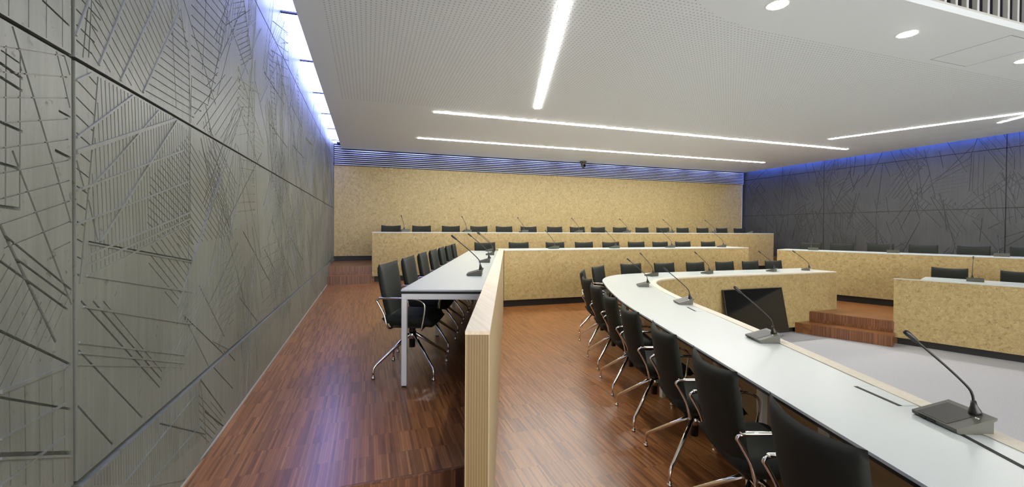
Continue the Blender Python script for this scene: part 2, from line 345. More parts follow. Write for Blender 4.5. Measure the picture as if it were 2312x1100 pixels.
# ------------------------------------------------------------ engraved concrete walls
REL_LINES=[(1.404,2.43,1.624,1.945,0.011,0.012),
(1.401,2.125,1.626,1.701,0.011,0.012),
(1.361,1.943,1.553,1.614,0.016,0.014),
(1.378,1.915,1.627,1.748,0.01,0.011),
(1.406,1.861,1.607,1.733,0.01,0.011),
(1.361,1.856,1.606,1.695,0.011,0.012),
(1.359,1.69,1.617,1.532,0.012,0.012),
(1.358,1.544,1.599,1.533,0.016,-0.012),
(1.358,1.531,1.616,1.4,0.011,0.011),
(1.357,1.431,1.59,1.427,0.009,-0.01),
(1.357,1.395,1.615,1.272,0.016,0.012),
(1.356,1.385,1.615,1.262,0.01,-0.01),
(1.356,1.32,1.586,1.334,0.008,-0.01),
(1.365,2.327,1.436,2.312,0.012,0.012),
(1.365,2.294,1.435,2.281,0.012,0.012),
(1.364,2.187,1.435,2.178,0.012,0.012),
(1.363,2.089,1.423,2.083,0.012,0.012),
(1.362,1.986,1.427,1.982,0.014,0.013),
(1.507,2.546,1.619,2.526,0.01,0.011),
(1.57,2.266,1.623,2.26,0.01,0.011),
(1.554,2.152,1.622,2.14,0.014,0.012),
(1.368,2.358,1.427,2.348,0.007,0.008),
(1.427,2.348,1.433,2.331,0.007,0.008),
(1.562,2.431,1.585,2.375,0.009,0.01),
(1.585,2.375,1.619,2.287,0.009,0.01),
(1.595,2.431,1.62,2.383,0.009,0.01),
(1.643,2.161,2.353,2.431,0.022,-0.012),
(1.643,2.203,1.979,2.428,0.011,-0.01),
(2.368,2.426,1.767,1.89,0.013,-0.011),
(1.646,2.047,2.432,2.3,0.011,-0.01),
(1.645,1.946,2.494,2.16,0.009,-0.01),
(1.683,1.846,2.515,2.01,0.011,-0.01),
(1.693,1.818,2.515,1.98,0.011,-0.01),
(1.711,1.787,2.521,1.956,0.009,-0.01),
(1.705,1.89,2.565,1.768,0.014,0.011),
(1.705,1.886,2.565,1.761,0.008,-0.01),
(1.693,1.787,2.564,1.612,0.011,-0.01),
(1.675,1.693,2.523,1.461,0.011,-0.01),
(1.653,1.588,2.457,1.325,0.01,-0.01),
(1.653,1.557,2.446,1.29,0.01,-0.01),
(1.65,1.521,2.446,1.271,0.007,-0.008),
(1.666,1.712,2.191,1.263,0.011,0.012),
(1.727,1.702,2.208,1.29,0.011,0.012),
(1.783,1.693,2.212,1.322,0.007,0.009),
(1.653,1.565,2.04,1.198,0.011,0.012),
(1.645,1.401,1.834,1.191,0.011,0.012),
(1.759,2.424,1.721,2.151,0.012,0.012),
(1.721,2.151,1.66,1.765,0.012,0.012),
(1.706,2.023,1.754,1.894,0.011,0.012),
(1.647,2.14,1.689,2.048,0.011,0.012),
(2.513,2.616,2.526,1.967,0.01,0.01),
(1.648,2.376,1.723,2.423,0.011,-0.01),
(2.183,2.423,1.863,2.173,0.009,-0.01),
(1.863,2.173,1.707,2.059,0.009,-0.01),
(1.922,2.752,1.764,2.463,0.01,-0.009),
(2.172,2.876,1.894,2.455,0.01,-0.009),
(2.405,2.942,2.054,2.46,0.011,-0.009),
(1.711,2.647,1.641,2.495,0.01,-0.009),
(1.711,2.647,1.681,2.457,0.01,0.009),
(1.727,2.655,1.71,2.468,0.01,0.009),
(2.31,2.945,2.363,2.479,0.009,0.008),
(2.415,2.956,2.477,2.795,0.01,0.01),
(2.178,2.879,2.327,2.796,0.009,0.009),
(2.748,3.162,2.693,2.77,0.012,0.01),
(2.45,3.014,2.9,2.643,0.012,0.011),
(2.376,2.957,2.498,2.797,0.01,0.01),
(3.048,3.268,3.61,3.055,0.012,0.011),
(3.805,3.087,4.437,2.559,0.014,0.012),
(4.12,3.245,5.053,3.225,0.015,0.012),
(4.325,2.863,5.228,2.802,0.014,0.012),
(5.555,2.895,6.502,2.887,0.014,0.012),
(2.501,2.798,2.535,2.466,0.012,0.011),
(3.138,3.287,2.779,2.612,0.01,0.009),
(3.437,3.504,2.926,2.703,0.01,0.009),
(3.231,3.402,2.779,2.624,0.01,0.009),
(4.025,3.562,3.381,2.925,0.01,-0.008),
(4.702,3.516,3.993,2.959,0.01,-0.009),
(3.35,2.944,3.993,3.02,0.009,-0.008),
(4.813,3.765,5.262,3.946,0.012,0.01),
(4.457,3.822,5.262,4.052,0.012,0.01),
(5.405,3.333,6.293,3.273,0.013,0.011),
(6.677,3.204,7.496,3.248,0.02,-0.012),
(2.704,2.346,3.235,1.867,0.012,0.012),
(2.795,2.361,2.996,2.274,0.012,0.012),
(3.11,1.901,3.517,1.403,0.014,0.012),
(3.476,1.91,4.324,1.466,0.015,0.012),
(4.399,2.428,6.362,1.207,0.015,0.012),
(4.134,1.755,4.575,1.533,0.014,0.012),
(4.955,1.671,5.653,1.375,0.015,0.012),
(2.64,1.635,3.058,1.271,0.012,0.012),
(5.003,2.461,5.75,1.971,0.015,0.01),
(5.407,1.835,6.466,1.483,0.016,0.012),
(2.996,2.255,2.367,1.569,0.012,-0.011),
(3.291,1.927,3.837,2.024,0.014,-0.011),
(5.105,1.789,5.558,1.842,0.02,-0.012),
(3.046,2.404,3.255,2.064,0.01,0.009),
(3.379,2.4,3.871,1.288,0.01,0.009),
(3.386,1.46,3.871,1.2,0.013,0.012),
(3.284,1.847,3.386,1.46,0.01,0.009),
(2.524,1.64,2.367,1.497,0.01,-0.009),
(2.437,1.521,3.041,1.168,0.011,0.012),
(2.442,1.515,2.807,1.146,0.011,0.012),
(2.597,1.166,3.022,0.81,0.014,0.013),
(2.597,1.148,2.609,1.105,0.01,0.01),
(2.8,1.163,3.173,0.91,0.011,0.012),
(3.041,1.186,3.222,1.074,0.01,0.011),
(2.844,1.297,3.175,1.159,0.01,-0.01),
(1.713,1.152,2.119,1.162,0.012,-0.01),
(1.871,1.031,2.532,1.099,0.009,-0.01),
(2.055,0.925,2.639,0.921,0.009,-0.01),
(2.609,1.151,2.702,0.775,0.01,0.01),
(2.67,0.966,2.997,0.741,0.014,0.013),
(2.052,0.923,2.412,0.752,0.014,-0.012),
(2.412,0.752,2.769,0.73,0.012,-0.011)]
REL_HATCH=[([(1.366,2.397),(1.605,2.452),(1.62,1.869),(1.361,1.887)],0.271,0.058,0.007,0.007),
([(1.365,2.371),(1.435,2.388),(1.428,1.985),(1.362,1.982)],-1.585,0.045,0.009,0.01),
([(1.361,1.887),(1.508,1.725),(1.619,1.771),(1.618,1.693),(1.542,1.633),(1.358,1.529)],-2.23,0.03,0.006,0.006),
([(1.768,2.425),(2.349,2.43),(2.518,2.401),(2.515,1.967),(1.716,1.791),(1.718,2.053)],-1.499,0.024,0.01,0.011),
([(1.644,2.397),(1.761,2.422),(1.665,1.766),(1.643,1.768)],-0.349,0.05,0.009,0.009),
([(2.115,2.139),(2.518,2.401),(2.515,1.978),(2.077,1.926)],-0.396,0.03,0.008,0.008),
([(1.732,2.658),(2.416,2.997),(2.052,2.46),(1.721,2.465)],-0.561,0.036,0.009,0.009),
([(1.65,2.617),(1.808,2.696),(1.721,2.472),(1.649,2.472)],-0.173,0.045,0.009,0.009),
([(2.052,2.46),(2.415,2.935),(2.52,2.812),(2.529,2.464)],0.028,0.035,0.008,0.008),
([(1.366,2.476),(1.606,2.595),(1.615,2.452),(1.366,2.45)],-1.582,0.065,0.006,0.006),
([(2.069,1.821),(2.233,1.963),(2.572,1.955),(2.571,1.779),(2.343,1.563)],-0.582,0.034,0.008,0.009),
([(1.713,1.152),(2.119,1.165),(2.597,1.148),(2.595,0.844),(2.062,0.921),(1.677,1.137)],-1.558,0.017,0.008,0.008),
([(1.358,1.536),(1.599,1.522),(1.594,1.194),(1.356,1.32)],-1.562,0.05,0.009,0.01),
([(2.544,3.061),(3.184,3.379),(2.85,2.644),(2.541,2.471)],0.071,0.05,0.01,0.009),
([(2.54,2.46),(2.851,2.818),(3.435,2.957),(3.276,2.472)],0.633,0.055,0.009,0.009),
([(3.278,2.935),(3.764,3.064),(3.763,2.559),(3.327,2.54)],0.258,0.06,0.01,0.009),
([(2.529,2.36),(3.004,2.252),(3.235,1.891),(2.369,1.843)],-0.469,0.036,0.009,0.009),
([(2.977,1.816),(3.376,1.558),(3.223,1.29),(2.959,1.4)],0.102,0.05,0.01,0.009),
([(4.363,3.532),(5.262,4.124),(5.263,3.309),(5.003,3.237)],0.249,0.09,0.012,0.009),
([(4.021,1.771),(5.004,1.82),(5.004,1.084),(4.02,1.297)],0.058,0.09,0.012,0.009),
([(3.379,2.43),(3.803,2.498),(3.802,2.02),(3.325,2.038)],0.071,0.06,0.01,0.008),
([(2.579,1.116),(2.997,0.807),(2.769,0.755),(2.607,0.831)],-0.674,0.03,0.008,0.009),
([(3.175,1.159),(4.02,1.261),(5.004,1.13),(3.604,1.011)],0.315,0.03,0.008,0.008),
([(2.167,1.281),(2.467,1.262),(2.774,1.607),(2.524,1.661),(2.367,1.518)],0.616,0.03,0.007,-0.006)]

def clip_seg(p, q, r):
    """segment p-q clipped to the rectangle r = (y0, y1, z0, z1)"""
    t0, t1 = 0.0, 1.0; d = (q[0]-p[0], q[1]-p[1])
    for k in (0, 1):
        lo, hi = r[2*k], r[2*k+1]
        if abs(d[k]) < 1e-9:
            if p[k] < lo or p[k] > hi: return None
            continue
        a, b = (lo-p[k])/d[k], (hi-p[k])/d[k]
        if a > b: a, b = b, a
        t0, t1 = max(t0, a), min(t1, b)
    if t1-t0 < 1e-4: return None
    return (p[0]+d[0]*t0, p[1]+d[1]*t0), (p[0]+d[0]*t1, p[1]+d[1]*t1)
def hatch_lines(poly, ang, sp, w, dp):
    """parallel cuts filling a polygon"""
    c, s = math.cos(ang), math.sin(ang); P = [(c*y+s*z, -s*y+c*z) for y, z in poly]; out = []
    q = math.ceil(min(p[1] for p in P)/sp)*sp
    while q < max(p[1] for p in P):
        xs = []
        for i in range(len(P)):
            (x1, y1), (x2, y2) = P[i], P[(i+1) % len(P)]
            if (y1 > q) != (y2 > q): xs.append(x1+(x2-x1)*(q-y1)/(y2-y1))
        xs.sort()
        for x1, x2 in zip(xs[::2], xs[1::2]):
            if x2-x1 > .02: out.append((c*x1-s*q, s*x1+c*q, c*x2-s*q, s*x2+c*q, w, dp))
        q += sp
    return out
def panel(name, r, cuts, plane, facing, mat, parent, proud=0.0):
    """concrete panel on the plane x = plane; grooves and ribs are real steps in its surface"""
    y0, y1, z0, z1 = r; vc = [Vector(p) for p in ((y0, z0), (y1, z0), (y1, z1), (y0, z1))]; fc = [[0, 1, 2, 3]]; dep = [0.0]
    rr = (y0+.004, y1-.004, z0+.004, z1-.004)
    for a, b, c, d, w, dp in cuts:
        sg = clip_seg((a, b), (c, d), rr)
        if not sg: continue
        p, q = Vector(sg[0]), Vector(sg[1]); t = (q-p)
        if t.length < .015: continue
        t = t.normalized(); n = Vector((-t.y, t.x))*w/2; i = len(vc)
        quad = [p-n, q-n, q+n, p+n]
        if any(not (y0 < v.x < y1 and z0 < v.y < z1) for v in quad): quad = [Vector((min(max(v.x, y0+.001), y1-.001), min(max(v.y, z0+.001), z1-.001))) for v in quad]
        vc += quad; fc.append([i, i+1, i+2, i+3]); dep.append(-dp if dp > 0 else -dp*.4)
    vo, eo, fo, _, _, of = delaunay_2d_cdt(vc, [], fc, 1, 1e-5)
    H = []
    for ids in of:
        h = 0.0
        for k in ids:
            if dep[k] < 0 and h <= 0: h = min(h, dep[k])
            elif dep[k] > 0: h = max(h, dep[k])
        H.append(h)
    verts, faces, idx, edge = [], [], {}, {}
    def vert(i, h):
        key = (i, round(h, 5))
        if key not in idx: idx[key] = len(verts); verts.append((plane+facing*(h+proud), vo[i].x, vo[i].y))
        return idx[key]
    fl = (lambda t: t) if facing > 0 else (lambda t: tuple(t)[::-1])
    for f, h in zip(fo, H):
        faces.append(fl(tuple(vert(i, h) for i in f)))
        for k in range(len(f)): edge[(f[k], f[(k+1) % len(f)])] = h
    for (i, j), h in edge.items():
        g = edge.get((j, i))
        if g is None: g = -.045-proud
        if g < h-1e-6: faces.append(fl((vert(j, h), vert(i, h), vert(i, g), vert(j, g))))
    me = bpy.data.meshes.new(name); me.from_pydata(verts, [], faces); me.update()
    return link(name, me, mat, parent)
def random_relief(rng, y0, y1, z0, z1, nh, nl, ws=1.0):
    L, Hh = [], []
    for _ in range(nh):
        cy, cz = rng.uniform(y0, y1), rng.uniform(z0, z1); a = rng.choice([rng.uniform(1.2, 1.9), rng.uniform(.5, 1.2), rng.uniform(2.0, 2.7)])
        l, w = rng.uniform(.4, 1.1), rng.uniform(.12, .45); ca, sa = math.cos(a), math.sin(a)
        poly = [(cy+ca*u-sa*v, cz+sa*u+ca*v) for u, v in ((-l/2, -w/2), (l/2, -w*rng.uniform(.1, .5)), (l/2*rng.uniform(.6, 1), w/2), (-l/2, w*rng.uniform(.2, .5)))]
        Hh.append((poly, a+rng.choice([0, 0, math.pi/2, .5]), rng.uniform(.03, .06)*ws, .009*ws, rng.choice([.009, .009, -.007])))
        L.append((*poly[0], *poly[1], .012*ws, rng.choice([.012, .012, -.01])))
        if rng.random() < .6: L.append((*poly[2], *poly[3], .011*ws, .011))
    for _ in range(nl):
        cy, cz = rng.uniform(y0, y1), rng.uniform(z0, z1); a = rng.choice([rng.uniform(1.1, 2.0), rng.uniform(.5, 2.7)]); l = rng.uniform(.4, 1.5)
        L.append((cy-math.cos(a)*l/2, cz-math.sin(a)*l/2, cy+math.cos(a)*l/2, cz+math.sin(a)*l/2, .013*ws, rng.choice([.013, .013, -.011])))
    return L, Hh
ZJ = [.38, 1.165, 2.44, 3.69, 4.12]; YJ = [-4.5, 1.635, 5.29, 9.06, YB+.1]
wl = struct(box('wall_left', (XW-.25, -4.6, 0), (XW-.04, YB+.2, 4.13), M['backing']))
rng = random.Random(11)
l2, h2 = random_relief(rng, 4.4, 11.8, .8, 3.9, 95, 90, 1.4)
l3, h3 = random_relief(rng, 2.3, 5.2, .8, 3.9, 26, 16)
l4, h4 = random_relief(rng, -1.5, 1.5, .4, 3.9, 16, 20)
h4 = [q for q in h4 if max(p[0] for p in q[0]) < 1.2]; l4 = [q for q in l4 if max(q[0], q[2]) < 1.2]
CUTS = []
for q in REL_HATCH+h2+h3+h4: CUTS += hatch_lines(q[0], q[1], q[2], q[3]*.52, q[4]*.55)
CUTS += [(a, b, c, d, w*.62, dp) for a, b, c, d, w, dp in REL_LINES]+[(a, b, c, d, w*.55, dp*.55) for a, b, c, d, w, dp in l2+l3+l4]
for i in range(4):
    for j in range(4):
        panel('concrete_panel', (YJ[i]+(.009, .009, .006, .006)[i], YJ[i+1]-(.009, .006, .006, .006)[i], ZJ[j]+.006, ZJ[j+1]-.006), CUTS, XW, 1, M['concrete'], wl, .014 if j == 0 else 0.0)
for y in YJ[1:4]: box('joint_shade_strip', (XW-.04, y-.01, .38), (XW-.016, y+.01, 4.1), M['slot_black'], wl)  # black strips added inside the joints to stand for their shade
for z in ZJ[1:4]: box('joint_shade_strip', (XW-.04, -4.5, z-.008), (XW-.014, YB+.1, z+.008), M['slot_black'], wl)
wr = struct(box('wall_right', (XR+.04, -4.6, 0), (XR+.25, YB+.2, 4.13), M['backing']))
rng = random.Random(5); lr, hr = random_relief(rng, 3.0, 11.8, .9, 4.0, 90, 150, 1.7)
YR = [-4.5, 1.6, 5.32, 9.12, YB+.1]
RC = []
for q in hr: RC += hatch_lines(q[0], q[1], q[2], q[3]*.55, q[4]*.6)
RC += [(a, b, c, d, w*.55, dp*.7) for a, b, c, d, w, dp in lr]
for z in ZJ[1:4]: box('joint_shade_strip', (XR+.012, -4.5, z-.008), (XR+.04, YB+.1, z+.008), M['slot_black'], wr)  # same added dark strips deepen the joints of this wall
for y in YR[1:4]: box('joint_shade_strip', (XR+.012, y-.01, .38), (XR+.04, y+.01, 4.1), M['slot_black'], wr)
for i in range(4):
    for j in range(4):
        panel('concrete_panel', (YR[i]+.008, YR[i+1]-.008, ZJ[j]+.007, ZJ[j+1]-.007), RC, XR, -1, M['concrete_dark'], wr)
        if i and j:      # tie holes of the formwork
            for fy in (.22, .78):
                y = YR[i]+fy*(YR[i+1]-YR[i]); z = ZJ[j]+.12 if j < 3 else None
                if z:
                    bm = bmesh.new(); add_cyl(bm, (XR-.004, y, z), (XR+.02, y, z), .028, n=12); link('tie_hole', me_bm(bm, 'tie_hole'), M['backing'], wr)

# ------------------------------------------------------------ rear wall: wood strand panels, louvre
wb = struct(box('wall_back', (XW-.25, YB+.06, 0), (XR+.25, YB+.3, 4.2), M['louvre_back']))
Z_LV = 3.535
xs = np.linspace(XW+.005, XR-.12, 11)
for a, b in zip(xs, xs[1:]):
    strip_wall('strand_panel', [(a+.0008, YB), (b-.0008, YB)], Z_T3+.125, Z_LV, .04, M['osb'], wb, a*1.7)
box('white_edge', (XR-.12, YB-.005, Z_T3+.125), (XR-.11, YB+.04, Z_LV), M['white_metal'], wb)
struct(box('baseboard_back', (XW, YB+.02, Z_T3), (XR, YB+.055, Z_T3+.125), M['plinth']))
lv = empty('louvre', (0, YB, Z_LV)); tag(lv, 'long band of horizontal metal louvre slats above the strand board rear wall', 'louvre')
box('frame', (XW+.02, .035, 0), (XR-.1, .05, .55), M['slot_black'], lv)
for i in range(10):
    z = .012+i*.052
    bm = bmesh.new()
    pr = [(-.05, z), (-.046, z+.022), (.03, z+.034), (.03, z+.028)]
    for xx in (XW+.02, XR-.1): pass
    a = [bm.verts.new((XW+.02, y, q)) for y, q in pr]; b = [bm.verts.new((XR-.1, y, q)) for y, q in pr]
    bm.faces.new(a); bm.faces.new(b[::-1])
    for t in range(4): bm.faces.new((a[t], b[t], b[(t+1) % 4], a[(t+1) % 4]))
    link('slat', me_bm(bm, 'slat'), M['louvre_metal'], lv)

# ------------------------------------------------------------ ceiling, slots with daylight panes
OX = 3.0                                        # left side of the ceiling opening
YO = 2.51
XL, XE, YE = -.635, 12.38, 11.74                # ceiling edges along the slots
corner = [(OX, YO-.6)]+[(OX+.6-.6*math.cos(a), YO-.6+.6*math.sin(a)) for a in np.linspace(.2, math.pi/2, 7)]
ce = struct(prism('ceiling', [(XL, -4.6), (OX, -4.6)]+corner+[(XE, YO), (XE, YE), (XL, YE)], Z_CEIL, Z_CEIL+.06, M['ceiling_perforated']))
struct(box('trim_cove_left', (XL, -4.6, Z_CEIL+.06), (XL+.03, YE, 4.10), M['ceiling_white']))
struct(box('trim_cove_right', (XE-.03, -4.6, Z_CEIL+.06), (XE, YE, 4.10), M['ceiling_white']))
struct(box('trim_cove_back', (XL, YE-.03, Z_CEIL+.06), (XE, YE, 4.10), M['ceiling_white']))
def skylight(name, panes, bars, mat='sky_pane'):
    w = struct(empty(name))
    for lo, hi in panes: box('pane', lo, hi, M[mat], w)
    for lo, hi in bars: box('mullion', lo, hi, M['louvre_back'], w)
ym = [2.2, 3.55, 4.85, 6.17, 7.57, 8.90, 10.2, 11.5]
yb = [-4.6, -3, -1.7, -.4, .9]+ym+[YB+.05]
skylight('window_1', [((XW-.02, a+.02, 4.10), (XL+.02, b-.02, 4.115)) for a, b in zip(yb, yb[1:])], [((XW-.02, a-.02, 4.085), (XL+.02, a+.02, 4.125)) for a in yb[1:-1]])
skylight('window_2', [((XE-.02, a+.03, 4.10), (XR+.02, b-.03, 4.115)) for a, b in zip(yb, yb[1:]) if b > 2], [((XE-.02, a-.03, 4.09), (XR+.02, a+.03, 4.125)) for a in yb[1:-1] if a > 1], 'sky_pane_blue')
xb = np.linspace(XL+.05, XE, 12)
skylight('window_3', [((a+.17, YE-.02, 4.10), (b-.17, YB+.06, 4.115)) for a, b in zip(xb, xb[1:])], [((a-.17, YE-.02, 4.09), (a+.17, YB+.06, 4.125)) for a in xb])
# access hatch in the ceiling near the opening
h = empty('access_hatch', (6.2, 2.60, Z_CEIL)); tag(h, 'flush square access hatch in the white ceiling beside the railing opening', 'hatch')
for lo, hi in (((0, 0), (.004, .67)), ((.66, .004), (.664, .67)), ((0, 0), (.66, .004)), ((0, .666), (.66, .67))): box('joint', (*lo, -.0012), (*hi, .002), M['backing'], h)
box('hatch_door', (.004, .004, -.0008), (.66, .666, .002), M['ceiling_white'], h)

# gallery above the opening
g = empty('gallery_railing', (0, YO+.03, Z_CEIL+.06)); tag(g, 'pale gallery railing with upright flat bars at the ceiling opening', 'railing')
box('bottom_rail', (2.6, -.03, 0), (XE, .03, .02), M['baluster_white'], g)
box('top_rail', (2.6, -.03, 1.0), (XE, .03, 1.04), M['baluster_white'], g)
bal = box('baluster', (-.017, -.02, .02), (.017, .02, 1.0), M['baluster_white'], g, .003)
bal.location = (2.7, 0, 0)
for i in range(1, 60):
    c = bal.copy(); COL.objects.link(c); c.parent = g; c.location = (2.7+i*.163, 0, 0)
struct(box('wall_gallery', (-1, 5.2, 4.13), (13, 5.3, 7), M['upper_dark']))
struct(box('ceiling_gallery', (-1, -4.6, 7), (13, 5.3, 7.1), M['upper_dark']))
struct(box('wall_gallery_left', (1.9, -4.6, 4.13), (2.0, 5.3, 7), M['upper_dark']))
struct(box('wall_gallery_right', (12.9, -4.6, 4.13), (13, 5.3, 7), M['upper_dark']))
# wall behind the viewer; broad opening on its left added to admit light
struct(box('wall_front', (9.2, -4.7, 0), (XR+.25, -4.6, 7.1), M['ceiling_white']))
struct(box('wall_front_sill', (XW-.25, -4.7, 0), (9.2, -4.6, .45), M['ceiling_white']))
struct(box('wall_front_upper', (XW-.25, -4.7, 3.9), (9.2, -4.6, 7.1), M['ceiling_white']))
w4 = struct(empty('added_light_opening', (0, -4.65, .45)))
for i in range(6): box('added_opening_frame', (-.9+i*1.88, -.04, 0), (-.84+i*1.88, .04, 3.45), M['dark_metal'], w4)

# ------------------------------------------------------------ lamps in the ceiling
def strip(a, b, w, label):
    a = Vector((*a, 0)); b = Vector((*b, 0)); d = (b-a); L = d.length
    t = empty('strip_light', (a.x, a.y, Z_CEIL), math.atan2(d.y, d.x)); tag(t, label, 'ceiling light', 'linear lights in the ceiling')
    box('housing', (-.006, -w/2-.006, -.003), (L+.006, w/2+.006, 0), M['ceiling_white'], t)
    n = max(1, round(L/1.45))
    for i in range(n): box('diffuser', (L*i/n+.001, -w/2, -.007), (L*(i+1)/n-.001, w/2, -.003), M['led'], t)
strip((1.47, 2.98), (2.661, 6.712), .085, 'wide linear light running towards the rear wall over the slanted partition')
strip((1.069, 7.483), (11.117, 7.499), .075, 'long linear light across the ceiling, the nearer of two parallel ones')
strip((1.037, 9.755), (11.062, 9.786), .075, 'long linear light across the ceiling, closest to the rear wall')
strip((9.53, 6.80), (10.88, 3.0), .075, 'slanting linear light above the right desks')
strip((10.957, 4.739), (10.63, 4.15), .05, 'short thin linear light at the right edge of the picture')
for i, (x, nm) in enumerate(((3.438, 'leftmost'), (5.18, 'middle'), (7.261, 'rightmost'))):
    t = empty('downlight', (x, 2.925, Z_CEIL)); tag(t, 'round recessed downlight in the white ceiling, %s of the three' % nm, 'ceiling light', 'recessed downlights')
    bm = bmesh.new(); add_cyl(bm, (0, 0, -.004), (0, 0, .03), .092, n=32); link('ring', me_bm(bm, 'ring'), M['baluster_white'], t)
    bm = bmesh.new(); add_cyl(bm, (0, 0, -.006), (0, 0, -.0045), .078, n=32); link('lens', me_bm(bm, 'lens'), M['downlight_glow'], t)
t = empty('security_camera', (6.0, 11.45, Z_CEIL)); tag(t, 'small metal camera hanging from the ceiling edge before the louvre', 'camera')
bm = bmesh.new(); add_cyl(bm, (0, 0, -.04), (0, 0, 0), .10, n=20); link('base', me_bm(bm, 'base'), M['mic_body'], t)
bm = bmesh.new(); add_tube(bm, [(0, 0, -.03), (0, 0, -.09), (0, -.01, -.15), (0, -.03, -.19)], [.07, .075, .065, .04], 16); link('dome', me_bm(bm, 'dome', True), M['mic_body'], t)
bm = bmesh.new(); add_cyl(bm, (0, -.06, -.12), (0, -.10, -.14), .034, n=14); link('lens', me_bm(bm, 'lens'), M['screen'], t)

# ------------------------------------------------------------ partition between platform and lower tier
def desk(name, a, b, z_floor, z_bot, z_top, depth, z_seat, label, seg=2.5, top_a=0.0, inset=.05):
    a = Vector(a); b = Vector(b); d = (b-a); L = d.length
    rz = math.atan2(d.y, d.x); t = empty(name, (a.x, a.y, 0), rz); tag(t, label, 'desk')
    n = max(1, round(L/seg))
    for i in range(n):
        strip_wall('front_panel', [(L*i/n+.0006, 0), (L*(i+1)/n-.0006, 0)], z_bot, z_top-.018, .038, M['osb'], t, i*3.3+a.x)
    box('worktop', (top_a, -.002, z_top-.018), (L+.002, depth, z_top), M['white_top'], t, .003)
    if top_a: box('panel_capping', (-.002, -.002, z_top-.018), (top_a, .04, z_top-.006), M['white_top'], t)
    box('plinth', (.0 if name == 'second_row_desk' else .05, inset, z_floor), (L-.05, inset+.012, z_bot+.02), M['plinth'], t)
    box('end_panel', (-.001, .038, z_bot), (.018, .06, z_top-.02), M['timber_face'], t)
    box('modesty_frame', (.1, .055, z_top-.075), (L-.1, .095, z_top-.019), M['white_metal'], t)
    m = max(2, round(L/2.2)+1)
    for i in range(m):
        x = .12+(L-.24)*i/(m-1); box('leg', (x-.02, .10, z_seat), (x+.02, .14, z_top-.018), M['white_metal'], t)
    return t
desk('rear_desk', (.088, 10.2), (11.96, 10.2), Z_T2, Z_T2+.125, 1.85, .52, Z_T3, 'long strand board desk front with white top, rearmost row')
desk('second_row_desk', (PR0+SL*8.2+.01, 8.2), (8.81, 8.2), Z_T1, Z_T1+.135, 1.52, .62, Z_T2, 'long strand board desk joining the slanted partition, second row from the back')
desk('right_upper_desk', up_line(1.69), up_line(-6.0), Z_T1, Z_T1+.14, 1.48, .62, Z_T2, 'long strand board desk in front of the dark right wall')
desk('right_lower_desk', lo_line(0), lo_line(-4.6), 0, .115, 1.135, .70, Z_T1, 'strand board desk beside the two wooden steps at the right', 1.25, .33, .055)

p = empty('partition', (0, 0, 0)); tag(p, 'thick slanted timber partition with pale top running to the second row desk', 'partition')
ang = math.atan(SL); fd = Vector((math.cos(ang), -math.sin(ang))); yd = Vector((math.sin(ang), math.cos(ang)))
cR = Vector((.452, 1.627)); wP = .095; cL = cR-fd*wP; far = (8.235-cR.y)/yd.y
def ppoly(o0, o1, s0, s1): return [tuple(cL+fd*o0+yd*s0), tuple(cL+fd*o1+yd*s0), tuple(cL+fd*o1+yd*s1), tuple(cL+fd*o0+yd*s1)]
farL = far-.02
prism('core', ppoly(.004, wP-.004, .0, farL), Z_T1, 1.525, M['timber_end_shaded'], p)
prism('face_panel', ppoly(wP-.004, wP, -.001, farL+.02), Z_T1, 1.526, M['timber_face'], p)
prism('face_panel', ppoly(0, .004, -.001, farL), Z_T1, 1.526, M['timber_face'], p)
prism('capping', ppoly(-.001, wP+.001, -.002, farL+.02), 1.526, 1.54, M['timber_long'], p)

# ------------------------------------------------------------ table on the platform
TA = Vector((.237, 3.371)); tz = 1.475; TL = 5.85; TWd = .62
t = empty('platform_table', (TA.x, TA.y, 0), math.atan2(yd.y, yd.x)); tag(t, 'long white table with square white legs standing along the slanted partition', 'table')
# local x along the table, local y to the left of travel, so the partition side is -y
box('tabletop', (0, -TWd, tz-.014), (TL, 0, tz), M['white_top'], t, .002)
box('tabletop_core', (.004, -TWd+.004, tz-.032), (TL-.004, -.004, tz-.014), M['black_edge'], t)
for y0 in (-.045, -TWd+.005): box('rail', (.0, y0, tz-.075), (TL, y0+.04, tz-.033), M['white_metal'], t, .002)
for x0 in (0, 1.55, 3.06, 4.57, 5.38):
    box('cross_rail', (x0, -TWd+.045, tz-.075), (x0+.04, -.045, tz-.033), M['white_metal'], t, .002)
    for y0 in (-.045, -TWd+.005): box('leg', (x0, y0, Z_T2+.012), (x0+.04, y0+.04, tz-.075), M['white_metal'], t, .002)
    for y0 in (-.045, -TWd+.005): box('foot', (x0+.004, y0+.004, Z_T2), (x0+.036, y0+.036, Z_T2+.012), M['dark_metal'], t)

# ------------------------------------------------------------ curved table of the inner ring
ZT = 1.13
ct = empty('curved_table', (0, 0, 0)); tag(ct, 'large curved white conference table with strand board inner front', 'table')
tin = offset2d(INNR, .085)
band('worktop', OUTS, tin, ZT-.013, ZT, M['white_top'], ct)
band('worktop_core', offset2d(OUTS, -.004), tin, ZT-.03, ZT-.013, M['black_edge'], ct)
band('trim', offset2d(INNR, .0835), offset2d(INNR, -.002), ZT-.02, ZT+.004, M['timber_trim'], ct)
seglen = 15
for i in range(0, 89, seglen):
    q = INNR[i:min(i+seglen+1, 90)]
    strip_wall('front_panel', q, .095, ZT-.02, .03, M['osb'], ct, i*.4)
strip_wall('plinth', offset2d(INNR, .055), 0, .11, .01, M['plinth'], ct)
fr = offset2d(OUTS, -.10)
band('frame_rail', fr, offset2d(OUTS, -.14), ZT-.07, ZT-.031, M['white_metal'], ct)
LEGS = [min(range(90), key=lambda i: abs(OUTS[i][1]-y)) for y in (.36, 2.02, 3.37, 4.75)]+[min(range(90), key=lambda i: abs(OUTS[i][0]-x)) for x in (5.09, 6.58, 7.29, 8.72)]
